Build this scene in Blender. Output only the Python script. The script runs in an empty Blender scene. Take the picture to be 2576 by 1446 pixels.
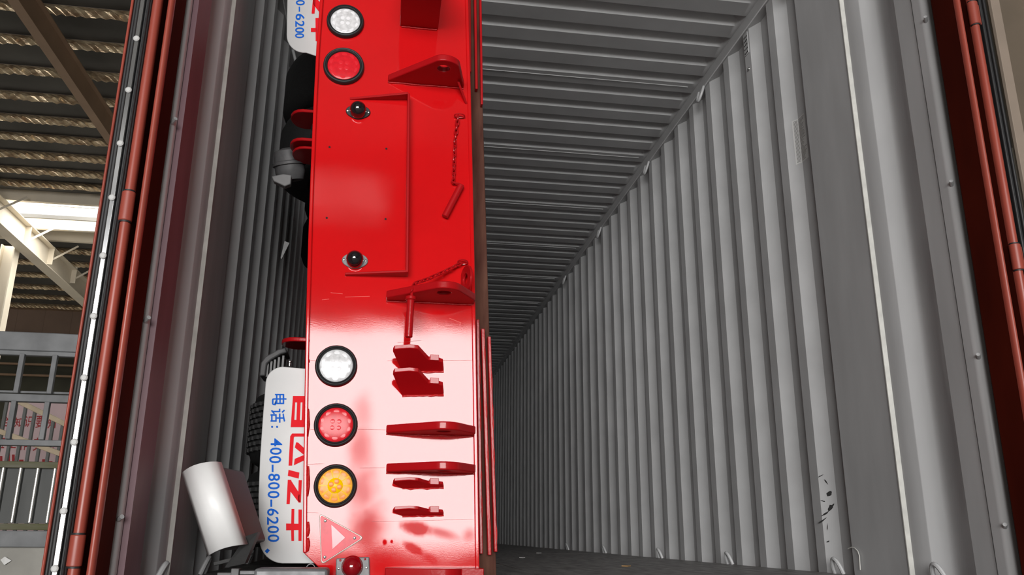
import bpy, bmesh, math, random
from mathutils import Vector, Matrix
R = random.Random(7)
C = bpy.context.scene.collection

# ---------------------------------------------------------------- camera
FPX, CX, CY = 2090.0, 1288.0, 723.0
def _unit(v): return Vector(v).normalized()
_D = _unit((952 - CX, 1341 - CY, FPX))
_V = Vector((1332 - CX, -6319 - CY, FPX)); _V = (_V - _D * _V.dot(_D)).normalized()
_X = _D.cross(_V)
if _X[0] < 0: _X = -_X
CAM = Vector((0, 0, 0.131))
def ray(u, v):
    d = Vector((u - CX, v - CY, FPX)); return Vector((_X.dot(d), _D.dot(d), _V.dot(d)))
def atX(u, v, x): d = ray(u, v); return CAM + d * ((x - CAM.x) / d.x)
def atY(u, v, y): d = ray(u, v); return CAM + d * ((y - CAM.y) / d.y)
def atZ(u, v, z): d = ray(u, v); return CAM + d * ((z - CAM.z) / d.z)
cd = bpy.data.cameras.new('camera'); cam = bpy.data.objects.new('camera', cd); C.objects.link(cam)
cx = Vector((_X[0], _D[0], _V[0])); cy = -Vector((_X[1], _D[1], _V[1])); cz = -Vector((_X[2], _D[2], _V[2]))
cam.matrix_world = Matrix(((cx.x, cy.x, cz.x, CAM.x), (cx.y, cy.y, cz.y, CAM.y), (cx.z, cy.z, cz.z, CAM.z), (0, 0, 0, 1)))
cd.sensor_width = 36; cd.sensor_fit = 'HORIZONTAL'; cd.lens = 36 * FPX / 2576; cd.clip_start = .02; cd.clip_end = 300
bpy.context.scene.camera = cam

# ---------------------------------------------------------------- world, daylight, exposure
S = bpy.context.scene
S.view_settings.view_transform = 'Standard'; S.view_settings.look = 'None'
S.view_settings.exposure = 0.0; S.view_settings.gamma = 1.0; S.view_settings.use_curve_mapping = False
S.cycles.use_denoising = True
S.cycles.max_bounces = 10; S.cycles.diffuse_bounces = 7; S.cycles.glossy_bounces = 4
S.cycles.sample_clamp_indirect = 6
W = bpy.data.worlds.new('overcast_sky'); S.world = W; W.use_nodes = True
W.node_tree.nodes['Background'].inputs['Color'].default_value = (1.0, .985, .96, 1)
W.node_tree.nodes['Background'].inputs['Strength'].default_value = 1.6
DOOR_Y, DOOR_X0, DOOR_X1, DOOR_Z = -12.0, -6.6, 2.3, 4.3      # the hall's big doorway behind the camera
GZ = -0.17                                                     # hall floor level (the container floor is z = 0)
ld = bpy.data.lights.new('doorway_daylight', 'AREA'); ld.shape = 'RECTANGLE'
ld.size = DOOR_X1 - DOOR_X0; ld.size_y = DOOR_Z - GZ
DOOR_L = 17.0
ld.energy = DOOR_L * math.pi * ld.size * ld.size_y; ld.color = (1.0, .985, .97)
lo = bpy.data.objects.new('doorway_daylight', ld); C.objects.link(lo)
lo.location = ((DOOR_X0 + DOOR_X1) / 2, DOOR_Y, (DOOR_Z + GZ) / 2); lo.rotation_euler = (math.radians(90), 0, 0)

sk = bpy.data.lights.new('skylight_daylight', 'AREA'); sk.shape = 'RECTANGLE'; sk.size = 24; sk.size_y = 1.85
sk.energy = 14.0 * math.pi * 24 * 1.85; sk.color = (1.0, .97, .90)
so = bpy.data.objects.new('skylight_daylight', sk); C.objects.link(so); so.location = (-6, 21.4, 8.3)

# ---------------------------------------------------------------- materials
def lin(c): return tuple(((x / 255) / 12.92 if x / 255 <= .04045 else ((x / 255 + .055) / 1.055) ** 2.4) for x in c)
MATS = {}
def mat(name, col, rough=.5, metal=0, coat=0, coat_r=.05, var=0, vscale=6, bump=0, bscale=80, spec=.5, stretch=(1, 1, 1), col2=None, detail=4, rvar=0, trans=0, emis=0, coat_ior=1.5, wave=0):
    m = bpy.data.materials.new(name); m.use_nodes = True; nt = m.node_tree; b = nt.nodes['Principled BSDF']
    b.inputs['Base Color'].default_value = (*col, 1); b.inputs['Roughness'].default_value = rough
    b.inputs['Metallic'].default_value = metal; b.inputs['Coat Weight'].default_value = coat
    b.inputs['Coat Roughness'].default_value = coat_r; b.inputs['Coat IOR'].default_value = coat_ior; b.inputs['Specular IOR Level'].default_value = spec
    if trans: b.inputs['Transmission Weight'].default_value = trans
    L = nt.links.new
    if var or bump or rvar:
        tc = nt.nodes.new('ShaderNodeTexCoord'); mp = nt.nodes.new('ShaderNodeMapping'); mp.inputs['Scale'].default_value = stretch
        L(tc.outputs['Object'], mp.inputs['Vector'])
    if var:
        n = nt.nodes.new('ShaderNodeTexNoise'); n.inputs['Scale'].default_value = vscale; n.inputs['Detail'].default_value = detail
        L(mp.outputs['Vector'], n.inputs['Vector'])
        cr = nt.nodes.new('ShaderNodeValToRGB'); cr.color_ramp.elements[0].position = .3; cr.color_ramp.elements[1].position = .7
        a = col2 if col2 else tuple(c * (1 - var) for c in col); bb = col if col2 else tuple(min(1, c * (1 + var)) for c in col)
        cr.color_ramp.elements[0].color = (*a, 1); cr.color_ramp.elements[1].color = (*bb, 1)
        L(n.outputs['Fac'], cr.inputs['Fac']); L(cr.outputs['Color'], b.inputs['Base Color'])
    if rvar:
        n3 = nt.nodes.new('ShaderNodeTexNoise'); n3.inputs['Scale'].default_value = vscale * 1.7; n3.inputs['Detail'].default_value = 5
        L(mp.outputs['Vector'], n3.inputs['Vector'])
        mr = nt.nodes.new('ShaderNodeMapRange'); mr.inputs['From Min'].default_value = .3; mr.inputs['From Max'].default_value = .7
        mr.inputs['To Min'].default_value = max(.02, rough - rvar); mr.inputs['To Max'].default_value = rough + rvar
        L(n3.outputs['Fac'], mr.inputs['Value']); L(mr.outputs['Result'], b.inputs['Roughness'])
    if bump:
        n2 = nt.nodes.new('ShaderNodeTexNoise'); n2.inputs['Scale'].default_value = bscale; n2.inputs['Detail'].default_value = 3
        L(mp.outputs['Vector'], n2.inputs['Vector'])
        bp = nt.nodes.new('ShaderNodeBump'); bp.inputs['Strength'].default_value = bump; bp.inputs['Distance'].default_value = .01
        L(n2.outputs['Fac'], bp.inputs['Height']); L(bp.outputs['Normal'], b.inputs['Normal'])
        if wave:      # shallow dents of a thin plate
            n4 = nt.nodes.new('ShaderNodeTexNoise'); n4.inputs['Scale'].default_value = 5.5; n4.inputs['Detail'].default_value = 1
            L(mp.outputs['Vector'], n4.inputs['Vector']); b2 = nt.nodes.new('ShaderNodeBump'); b2.inputs['Strength'].default_value = wave; b2.inputs['Distance'].default_value = .01
            L(n4.outputs['Fac'], b2.inputs['Height']); L(b2.outputs['Normal'], bp.inputs['Normal'])
        L(bp.outputs['Normal'], b.inputs['Coat Normal'])
    if emis:
        b.inputs['Emission Color'].default_value = (*col, 1); b.inputs['Emission Strength'].default_value = emis
    MATS[name] = m; return m

mat('red_paint', (.60, .006, .008), .5, coat=1, coat_r=.055, wave=.10, var=.05, vscale=3, bump=.008, bscale=330, spec=0, coat_ior=1.5)
mat('red_paint_part', (.40, .004, .007), .5, coat=.5, coat_r=.12, bump=.02, bscale=120, spec=.1)
mat('weld_red', (.5, .006, .008), .35, coat=.35, coat_r=.15, bump=.3, bscale=260, spec=.2)
mat('container_grey', (.56, .565, .57), .42, var=.07, vscale=5, bump=.02, bscale=30, rvar=.08)
mat('container_grey_post', (.52, .525, .53), .42, var=.08, vscale=9, stretch=(1, 1, .25), rvar=.08)
mat('mauve_sealant', (.22, .12, .14), .5, var=.12, vscale=12, stretch=(1, 1, .2))  # mauve colour of the left post's inner strip
mat('dark_sealant', (.085, .085, .088), .6, var=.2, vscale=10)
mat('white_seam', (.66, .66, .62), .5, var=.15, vscale=20)
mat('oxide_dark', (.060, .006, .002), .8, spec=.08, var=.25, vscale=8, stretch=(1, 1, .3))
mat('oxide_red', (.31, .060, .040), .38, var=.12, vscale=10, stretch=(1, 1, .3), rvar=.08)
mat('rubber', (.016, .016, .017), .55, bump=.05, bscale=90)
mat('steel_strip', (.55, .56, .57), .16, metal=1)
mat('clip_white', (.50, .50, .49), .5)
mat('timber', (.135, .062, .043), .8, spec=.1, var=.35, vscale=9, stretch=(3, 3, .5), bump=.15, bscale=40, col2=(.055, .018, .014))
mat('plywood', (.20, .192, .185), .5, var=.4, vscale=7, stretch=(3, .6, 1), bump=.1, bscale=60, rvar=.15)
mat('mudguard_white', (.53, .54, .535), .45, var=.05, vscale=8)
mat('blue_print', (.006, .12, .60), .6, spec=.1)
mat('red_print', (.70, .010, .018), .6, spec=.1)
mat('tyre', (.010, .010, .010), .75, bump=.2, bscale=60)
mat('tread', (.05, .05, .05), .7, bump=.1, bscale=60)
mat('black_steel', (.012, .012, .012), .5, bump=.05, bscale=60)
mat('axle_grey', (.09, .09, .092), .55, var=.3, vscale=15, bump=.1, bscale=70)
mat('white_plastic', (.84, .84, .83), .4, var=.02, vscale=20)
mat('dark_box', (.05, .05, .05), .5)
mat('lens_clear', (.66, .66, .67), .12, coat=.5, coat_r=.03, var=.2, vscale=70, spec=.5)
mat('led_clear', (.86, .86, .88), .1, spec=.6)
mat('lens_red', (.66, .012, .022), .22, var=.12, vscale=70, spec=.28)
mat('led_red', (.72, .02, .032), .2, spec=.3)
mat('lens_amber', (.92, .40, .05), .22, var=.12, vscale=60, spec=.2)
mat('led_amber', (.85, .27, .04), .25, spec=.25)
mat('amber_core', (1.0, .60, .0), .25, spec=.2)
mat('reflector_red', (.74, .035, .06), .25, var=.15, vscale=40, spec=.3)
mat('reflector_centre', (.80, .10, .13), .2, coat=.4, spec=.4)
mat('clear_rim', (.6, .52, .47), .25, coat=.5)
mat('screw_steel', (.55, .55, .53), .3, metal=1)
mat('galv_plate', (.20, .20, .205), .5, metal=.1, var=.2, vscale=40)
mat('dome_red', (.25, .003, .008), .1, coat=.6, coat_r=.03)
mat('dome_black', (.010, .009, .010), .10, coat=1, coat_r=.03)
mat('hole_black', (.004, .004, .004), .8)
mat('bracket_grey', (.20, .20, .20), .5, var=.15, vscale=15)
mat('hall_roof', (.075, .072, .066), .8, var=.3, vscale=.6)
mat('foil', (.66, .54, .36), .3, metal=.6, var=.5, vscale=5, stretch=(1.1, 1, 3), bump=.5, bscale=14, col2=(.26, .17, .10))
mat('purlin_brown', (.20, .155, .12), .6, var=.15, vscale=2)
mat('beam_cream', (.62, .56, .46), .55, var=.06, vscale=2)
mat('beam_brown', (.25, .16, .10), .6, var=.1, vscale=2)
mat('wall_brown', (.20, .135, .10), .75, var=.12, vscale=1)
mat('wall_dark', (.045, .045, .03), .8, var=.3, vscale=1)
mat('hall_wall', (.22, .2, .17), .8, var=.1, vscale=1)
mat('gate_grey', (.16, .165, .17), .5, var=.25, vscale=6, rvar=.1)
mat('mossy_timber', (.16, .15, .12), .8, var=.3, vscale=10, col2=(.10, .10, .045), stretch=(.4, 1, 3))
mat('zinc_sheet', (.085, .088, .085), .5, var=.2, vscale=9, stretch=(1, 1, .2), spec=.3)  # dark reflection in the flats put into the sheet colour
mat('zinc_ridge', (.55, .54, .50), .3, metal=.6)  # same zinc, highlight put into a brighter ridge colour
mat('concrete', (.33, .32, .29), .85, var=.15, vscale=4, bump=.15, bscale=20)
mat('hall_floor', (.42, .405, .38), .8, var=.12, vscale=.7)
mat('banner', (.62, .46, .47), .7, var=.05, vscale=3)
mat('banner_red', (.34, .012, .014), .6)
mat('rail_cream', (.55, .44, .30), .5, var=.15, vscale=6)
mat('baluster', (.13, .135, .13), .55)
mat('scuff', (.035, .035, .035), .6)
mat('sticker', (.70, .70, .69), .55)
mat('print_black', (.03, .03, .03), .6)
mat('pale_steel', (.17, .17, .175), .45, metal=.2, var=.25, vscale=20, rvar=.1)
mat('scrap_white', (.8, .8, .78), .6)
mat('wood_chip', (.5, .28, .1), .6)
mat('window_glow', (1.0, .98, .95), .6, emis=.9)
mat('scratch', (.45, .08, .08), .7, spec=.1)
mat('scratch_light', (.75, .12, .10), .5)
mat('beige_web', (.22, .175, .13), .6, var=.06, vscale=3)  # same column steel, the web's shade put into a darker colour
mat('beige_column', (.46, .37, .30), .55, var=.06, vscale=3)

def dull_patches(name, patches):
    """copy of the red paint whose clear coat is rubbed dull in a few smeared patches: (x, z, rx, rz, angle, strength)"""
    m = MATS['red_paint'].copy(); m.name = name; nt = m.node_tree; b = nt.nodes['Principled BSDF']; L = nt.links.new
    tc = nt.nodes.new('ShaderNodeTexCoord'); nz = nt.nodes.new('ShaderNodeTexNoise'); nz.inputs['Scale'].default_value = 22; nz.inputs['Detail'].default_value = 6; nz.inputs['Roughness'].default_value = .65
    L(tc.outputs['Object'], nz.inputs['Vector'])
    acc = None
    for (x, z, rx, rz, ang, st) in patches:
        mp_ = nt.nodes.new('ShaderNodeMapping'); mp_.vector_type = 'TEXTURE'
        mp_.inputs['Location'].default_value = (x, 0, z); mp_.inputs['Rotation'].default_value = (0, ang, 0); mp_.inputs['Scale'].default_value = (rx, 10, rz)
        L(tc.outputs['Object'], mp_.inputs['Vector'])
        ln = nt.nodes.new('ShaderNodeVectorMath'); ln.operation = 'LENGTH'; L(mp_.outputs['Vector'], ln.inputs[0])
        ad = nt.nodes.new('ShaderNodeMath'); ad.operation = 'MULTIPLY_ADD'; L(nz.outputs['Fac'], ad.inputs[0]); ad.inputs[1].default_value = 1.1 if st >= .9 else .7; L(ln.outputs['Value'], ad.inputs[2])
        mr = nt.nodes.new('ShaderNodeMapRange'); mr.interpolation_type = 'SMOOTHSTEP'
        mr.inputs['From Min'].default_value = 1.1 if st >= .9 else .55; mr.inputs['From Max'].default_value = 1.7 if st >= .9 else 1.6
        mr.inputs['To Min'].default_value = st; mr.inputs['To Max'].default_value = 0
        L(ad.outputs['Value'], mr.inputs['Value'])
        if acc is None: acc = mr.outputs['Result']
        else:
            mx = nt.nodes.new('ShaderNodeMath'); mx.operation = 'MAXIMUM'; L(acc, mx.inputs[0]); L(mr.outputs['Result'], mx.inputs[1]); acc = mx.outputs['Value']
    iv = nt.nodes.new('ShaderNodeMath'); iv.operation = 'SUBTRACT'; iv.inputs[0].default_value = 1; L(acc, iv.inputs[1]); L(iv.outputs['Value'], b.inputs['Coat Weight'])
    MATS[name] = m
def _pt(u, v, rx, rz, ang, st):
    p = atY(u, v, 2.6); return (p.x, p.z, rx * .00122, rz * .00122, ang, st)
dull_patches('red_paint_worn', [_pt(912, 1040, 34, 60, 0, .4), _pt(908, 1130, 40, 90, 0, .62), _pt(912, 1230, 44, 90, 0, .64), _pt(925, 1330, 58, 80, 0, .85), _pt(960, 1415, 85, 60, .3, .89), _pt(880, 1420, 80, 50, 0, .85),  # this row paints the dark reflection of someone behind the camera
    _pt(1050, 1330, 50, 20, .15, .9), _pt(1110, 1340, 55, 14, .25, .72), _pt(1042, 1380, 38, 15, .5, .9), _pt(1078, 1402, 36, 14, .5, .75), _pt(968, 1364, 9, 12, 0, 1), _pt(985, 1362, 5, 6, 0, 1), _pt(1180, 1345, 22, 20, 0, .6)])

# ---------------------------------------------------------------- mesh helpers
class MB:
    def __init__(s): s.v = []; s.f = []
    def add(s, vs, fs):
        n = len(s.v); s.v += [tuple(p) for p in vs]; s.f += [tuple(i + n for i in q) for q in fs]; return s
    def box(s, x0, x1, y0, y1, z0, z1):
        return s.add([(x0, y0, z0), (x1, y0, z0), (x1, y1, z0), (x0, y1, z0), (x0, y0, z1), (x1, y0, z1), (x1, y1, z1), (x0, y1, z1)],
                     [(0, 3, 2, 1), (4, 5, 6, 7), (0, 1, 5, 4), (1, 2, 6, 5), (2, 3, 7, 6), (3, 0, 4, 7)])
    def prism(s, pts, off):
        """closed polygon pts (3d) extruded by vector off"""
        n = len(pts); off = Vector(off); a = [Vector(p) for p in pts]; b = [p + off for p in a]
        return s.add(a + b, [tuple(range(n))[::-1], tuple(range(n, 2 * n))] + [(i, (i + 1) % n, n + (i + 1) % n, n + i) for i in range(n)])
    def beam(s, p, q, w, h, up=(0, 0, 1)):
        p, q = Vector(p), Vector(q); d = (q - p).normalized(); sd = d.cross(Vector(up)).normalized(); u = sd.cross(d)
        k = [sd * (w / 2) * a + u * (h / 2) * b for a, b in ((-1, -1), (1, -1), (1, 1), (-1, 1))]
        return s.prism([p + x for x in k], q - p)
    def tube(s, path, r, n=10, closed=False, caps=True):
        P = [Vector(p) for p in path]; m = len(P); rs = r if isinstance(r, (list, tuple)) else [r] * m
        T = []
        for i in range(m):
            a = P[(i - 1) % m] if (closed or i) else P[i]; b = P[(i + 1) % m] if (closed or i < m - 1) else P[i]
            T.append((b - a).normalized())
        nrm = T[0].orthogonal().normalized(); vs = []
        for i in range(m):
            nrm = (nrm - T[i] * nrm.dot(T[i])).normalized(); bi = T[i].cross(nrm)
            for j in range(n):
                t = 2 * math.pi * j / n; vs.append(P[i] + (nrm * math.cos(t) + bi * math.sin(t)) * rs[i])
        fs = []
        for i in range(m if closed else m - 1):
            for j in range(n):
                a = i * n + j; b = i * n + (j + 1) % n; c = ((i + 1) % m) * n + (j + 1) % n; d = ((i + 1) % m) * n + j
                fs.append((a, b, c, d))
        if caps and not closed: fs += [tuple(range(n))[::-1], tuple((m - 1) * n + j for j in range(n))]
        return s.add(vs, fs)
    def cyl(s, p, q, r, n=20): return s.tube([p, q], r, n)
    def lathe(s, o, axis, prof, n=40, cap0=False, cap1=False):
        """prof: list of (radius, height along axis)"""
        o, ax = Vector(o), Vector(axis).normalized(); e1 = ax.orthogonal().normalized(); e2 = ax.cross(e1); vs = []; fs = []
        for r, h in prof:
            for j in range(n):
                t = 2 * math.pi * j / n; vs.append(o + ax * h + (e1 * math.cos(t) + e2 * math.sin(t)) * r)
        for i in range(len(prof) - 1):
            for j in range(n): fs.append((i * n + j, i * n + (j + 1) % n, (i + 1) * n + (j + 1) % n, (i + 1) * n + j))
        if cap0: fs.append(tuple(range(n))[::-1])
        if cap1: k = (len(prof) - 1) * n; fs.append(tuple(k + j for j in range(n)))
        return s.add(vs, fs)
    def sweepZ(s, prof, z0, z1, closed=False, nz=1):
        """open/closed XY profile extruded along z"""
        n = len(prof); vs = []; fs = []
        for k in range(nz + 1):
            z = z0 + (z1 - z0) * k / nz; vs += [(x, y, z) for x, y in prof]
        for k in range(nz):
            for i in range(n if closed else n - 1):
                j = (i + 1) % n; fs.append((k * n + i, k * n + j, (k + 1) * n + j, (k + 1) * n + i))
        if closed: fs += [tuple(range(n))[::-1], tuple(nz * n + i for i in range(n))]
        return s.add(vs, fs)
    def mesh(s, name, smooth=35):
        me = bpy.data.meshes.new(name); me.from_pydata(s.v, [], s.f); me.update()
        bm = bmesh.new(); bm.from_mesh(me); bmesh.ops.recalc_face_normals(bm, faces=bm.faces); bm.to_mesh(me); bm.free()
        if smooth:
            me.polygons.foreach_set('use_smooth', [True] * len(me.polygons)); me.set_sharp_from_angle(angle=math.radians(smooth))
        return me
    def build(s, name, m, parent=None, bevel=0, smooth=35, seg=2):
        o = bpy.data.objects.new(name, s.mesh(name, smooth)); C.objects.link(o); o.data.materials.append(MATS[m])
        if parent: attach(o, parent)
        if bevel:
            md = o.modifiers.new('soft_edge', 'BEVEL'); md.width = bevel; md.segments = seg; md.limit_method = 'ANGLE'; md.angle_limit = math.radians(40)
        return o
def attach(o, parent):
    o.parent = parent; o.matrix_parent_inverse = wm(parent).inverted()
def wm(o):
    if o.parent is None: return o.matrix_basis.copy()
    return wm(o.parent) @ o.matrix_parent_inverse @ o.matrix_basis
def tag(o, label=None, cat=None, group=None, kind=None):
    if label: o['label'] = label
    if cat: o['category'] = cat
    if group: o['group'] = group
    if kind: o['kind'] = kind
    return o
def empty(name, loc=(0, 0, 0)):
    o = bpy.data.objects.new(name, None); C.objects.link(o); o.location = loc; o.empty_display_size = .1; return o
def copyo(o, name=None, parent=None, move=(0, 0, 0)):
    c = o.copy(); C.objects.link(c)
    if name: c.name = name
    c.parent = None; c.matrix_parent_inverse = Matrix(); c.matrix_basis = Matrix.Translation(move) @ wm(o)
    if parent: attach(c, parent)
    return c

def text_mesh(ch, bold=0.0):
    cu = bpy.data.curves.new('glyph', 'FONT'); cu.body = ch; cu.size = 1; cu.offset = bold; cu.resolution_u = 3
    o = bpy.data.objects.new('glyph', cu); C.objects.link(o)
    dg = bpy.context.evaluated_depsgraph_get(); me = bpy.data.meshes.new_from_object(o.evaluated_get(dg))
    vs = [v.co.copy() for v in me.vertices]; fs = [tuple(p.vertices) for p in me.polygons]
    bpy.data.objects.remove(o); bpy.data.curves.remove(cu); bpy.data.meshes.remove(me)
    return vs, fs
def fit_glyph(mb, ch, fn, bold=0.0):
    """fn maps unit glyph square (s right, t up) to a 3d point"""
    vs, fs = text_mesh(ch, bold)
    if not vs: return
    x0 = min(v.x for v in vs); x1 = max(v.x for v in vs); y0 = min(v.y for v in vs); y1 = max(v.y for v in vs)
    mb.add([fn((v.x - x0) / max(x1 - x0, 1e-6), (v.y - y0) / max(y1 - y0, 1e-6)) for v in vs], fs)

# ================================================================ the container (setting)
XR, XL, Y0, YE, ZR, ZT = 1.68, -.574, 2.10, 14.1, 2.525, 2.583
PITCH, DEP = .2555, .034
def corr_profile(side, ya, yb):
    """corrugated sheet from far to near; slope to the outside begins at 3.60+k*PITCH"""
    pts = []
    k0 = int(math.floor((ya - 3.60) / PITCH)) - 2; k1 = int(math.ceil((yb - 3.60) / PITCH)) + 2
    for k in range(k0, k1 + 1):
        y = 3.60 + k * PITCH
        for dy, d in ((-.129 - .0625, 0), (-.0625 - .066, DEP), (-.0625, DEP), (0, 0)):
            pts.append((y + dy, d))
    pts = [p for p in pts if ya - 1e-6 <= p[0] <= yb + 1e-6]
    x = XR if side > 0 else XL
    return [(x + side * d, y) for y, d in pts]
for side, nm in ((1, 'right'), (-1, 'left')):
    x = XR if side > 0 else XL
    rail = MB(); rail.box(min(x - side * .012, x + side * .06), max(x - side * .012, x + side * .06), Y0 + .06, YE, ZR, ZT + .03)
    w = tag(rail.build('wall_' + nm, 'container_grey', bevel=.004), kind='structure')
    # steel sheets, four corrugations each, the last flat one by the corner post
    edges = [2.895] + [3.60 - .1915 + PITCH * k for k in range(1, 43, 4)]
    edges[1] = 3.60 - .1915 + PITCH * 2
    cuts = [2.895, 3.60 - .1915 + PITCH * 2]
    while cuts[-1] < YE - .2: cuts.append(min(cuts[-1] + 4 * PITCH, YE - .02))
    for a, b in zip(cuts[:-1], cuts[1:]):
        pr = corr_profile(side, a, b)
        if a < 2.9: pr = [(x + side * DEP, 2.90)] + [p for p in pr if p[1] > 2.9]
        else: pr = [(pr[0][0], a)] + pr if pr[0][1] > a + 1e-4 else pr
        if pr[-1][1] < b - 1e-4: pr.append((pr[-1][0], b))
        m = MB(); m.sweepZ(pr, -.02, ZR + .01)
        m.build('steel_sheet', 'container_grey', w, smooth=0)
    # lashing rings, low and high
    for z, hi in ((.03, 0), (2.515, 1)):
        for yk in ((2.40, 2.98, 3.97, 5.0, 6.28, 7.55) if not hi else (2.9, 3.94, 4.93, 6.19, 7.53)):
            ring = MB(); xx = x - side * (.014 if hi else .004)
            path = []
            for t in range(13):
                a = math.pi * t / 12
                if hi: path.append((xx - side * .022 * math.sin(a), yk + .036 * math.cos(a), z + .01 - .075 * math.sin(a)))
                else: path.append((xx - side * (.008 + .018 * math.sin(a)), yk + .028 * math.cos(a), z - .03 + .052 * math.sin(a)))
            ring.tube(path, .0075, 8); ring.build('lashing_ring', 'container_grey_post', w)

# ceiling: stamped roof sheets, five ribs each
RP, RD = .1887, .036
ceil = MB(); ceil.box(XL - .05, XR + .05, Y0 + .05, YE, ZT + .06, ZT + .075)
ceiling = tag(ceil.build('ceiling', 'container_grey'), kind='structure')
def roof_sheet(ya, first):
    xs = [XL - .03, XL + .015, XL + .032, XL + .046, XL + .054] + [XL + .06 + (XR - XL - .12) * i / 4 for i in range(5)] + [XR - .054, XR - .046, XR - .032, XR - .015, XR + .03]
    ws = [0, 0, .3, .72, .92] + [1] * 5 + [.92, .72, .3, 0, 0]
    ys = [(ya, 0)]
    for k in range(5):
        y = ya + .06 + k * RP
        ys += [(y + .004, 0), (y + .016, .95), (y + .020, 1), (y + .056, 1), (y + .060, .97), (y + .092, 0)]
    ys.append((ya + 5 * RP, 0))
    vs = []; n = len(xs)
    for y, g in ys:
        for x, wgt in zip(xs, ws): vs.append((x, y, ZT + RD * g * wgt))
    fs = [(j * n + i, j * n + i + 1, (j + 1) * n + i + 1, (j + 1) * n + i) for j in range(len(ys) - 1) for i in range(n - 1)]
    m = MB(); m.add(vs, fs); m.build('roof_sheet', 'container_grey', ceiling, smooth=25)
    s = MB(); s.box(XL + .1, XR - .06, ya - .0015, ya + .0015, ZT - .003, ZT + .001); s.build('seam', 'container_grey_post', ceiling)
# bright slope (descending with depth) centre at 3.415 + k*RP  -> ya + .06 + .09 = 3.415 + k RP
ya = 3.415 - .15 - 4 * RP
while ya > Y0 + 5 * RP: ya -= 5 * RP
ya = 3.845 - 10 * RP + (0)
off = ((3.415 - .15) - ya) % RP; ya += off
while ya < YE - .1:
    roof_sheet(ya, False); ya += 5 * RP

# floor: plywood boards on a steel frame
fl = MB(); fl.box(XL - .06, XR + .06, Y0 - .02, YE + .05, GZ + .002, -.03)
floor = tag(fl.build('floor', 'oxide_red'), kind='structure')
bw = (XR - XL) / 4
for i in range(4):
    y = Y0 + .14
    yl = 1.6 if i % 2 else 2.4
    while y < YE - .05:
        y2 = min(y + yl, YE - .03); yl = 2.4
        b = MB(); b.box(XL + i * bw + .002, XL + (i + 1) * bw - .002, y + .002, y2 - .002, -.03, 0 - .0015 * R.random())
        b.build('plywood_board', 'plywood', floor, bevel=.003); y = y2
sl = MB(); sl.box(XL - .02, XR + .02, Y0, Y0 + .14, -.03, .001); sl.build('sill_plate', 'pale_steel', floor, bevel=.003)
bk = MB(); bk.box(XL - .05, XR + .05, YE, YE + .04, -.03, ZT + .05)
tag(bk.build('wall_back', 'container_grey'), kind='structure')

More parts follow.
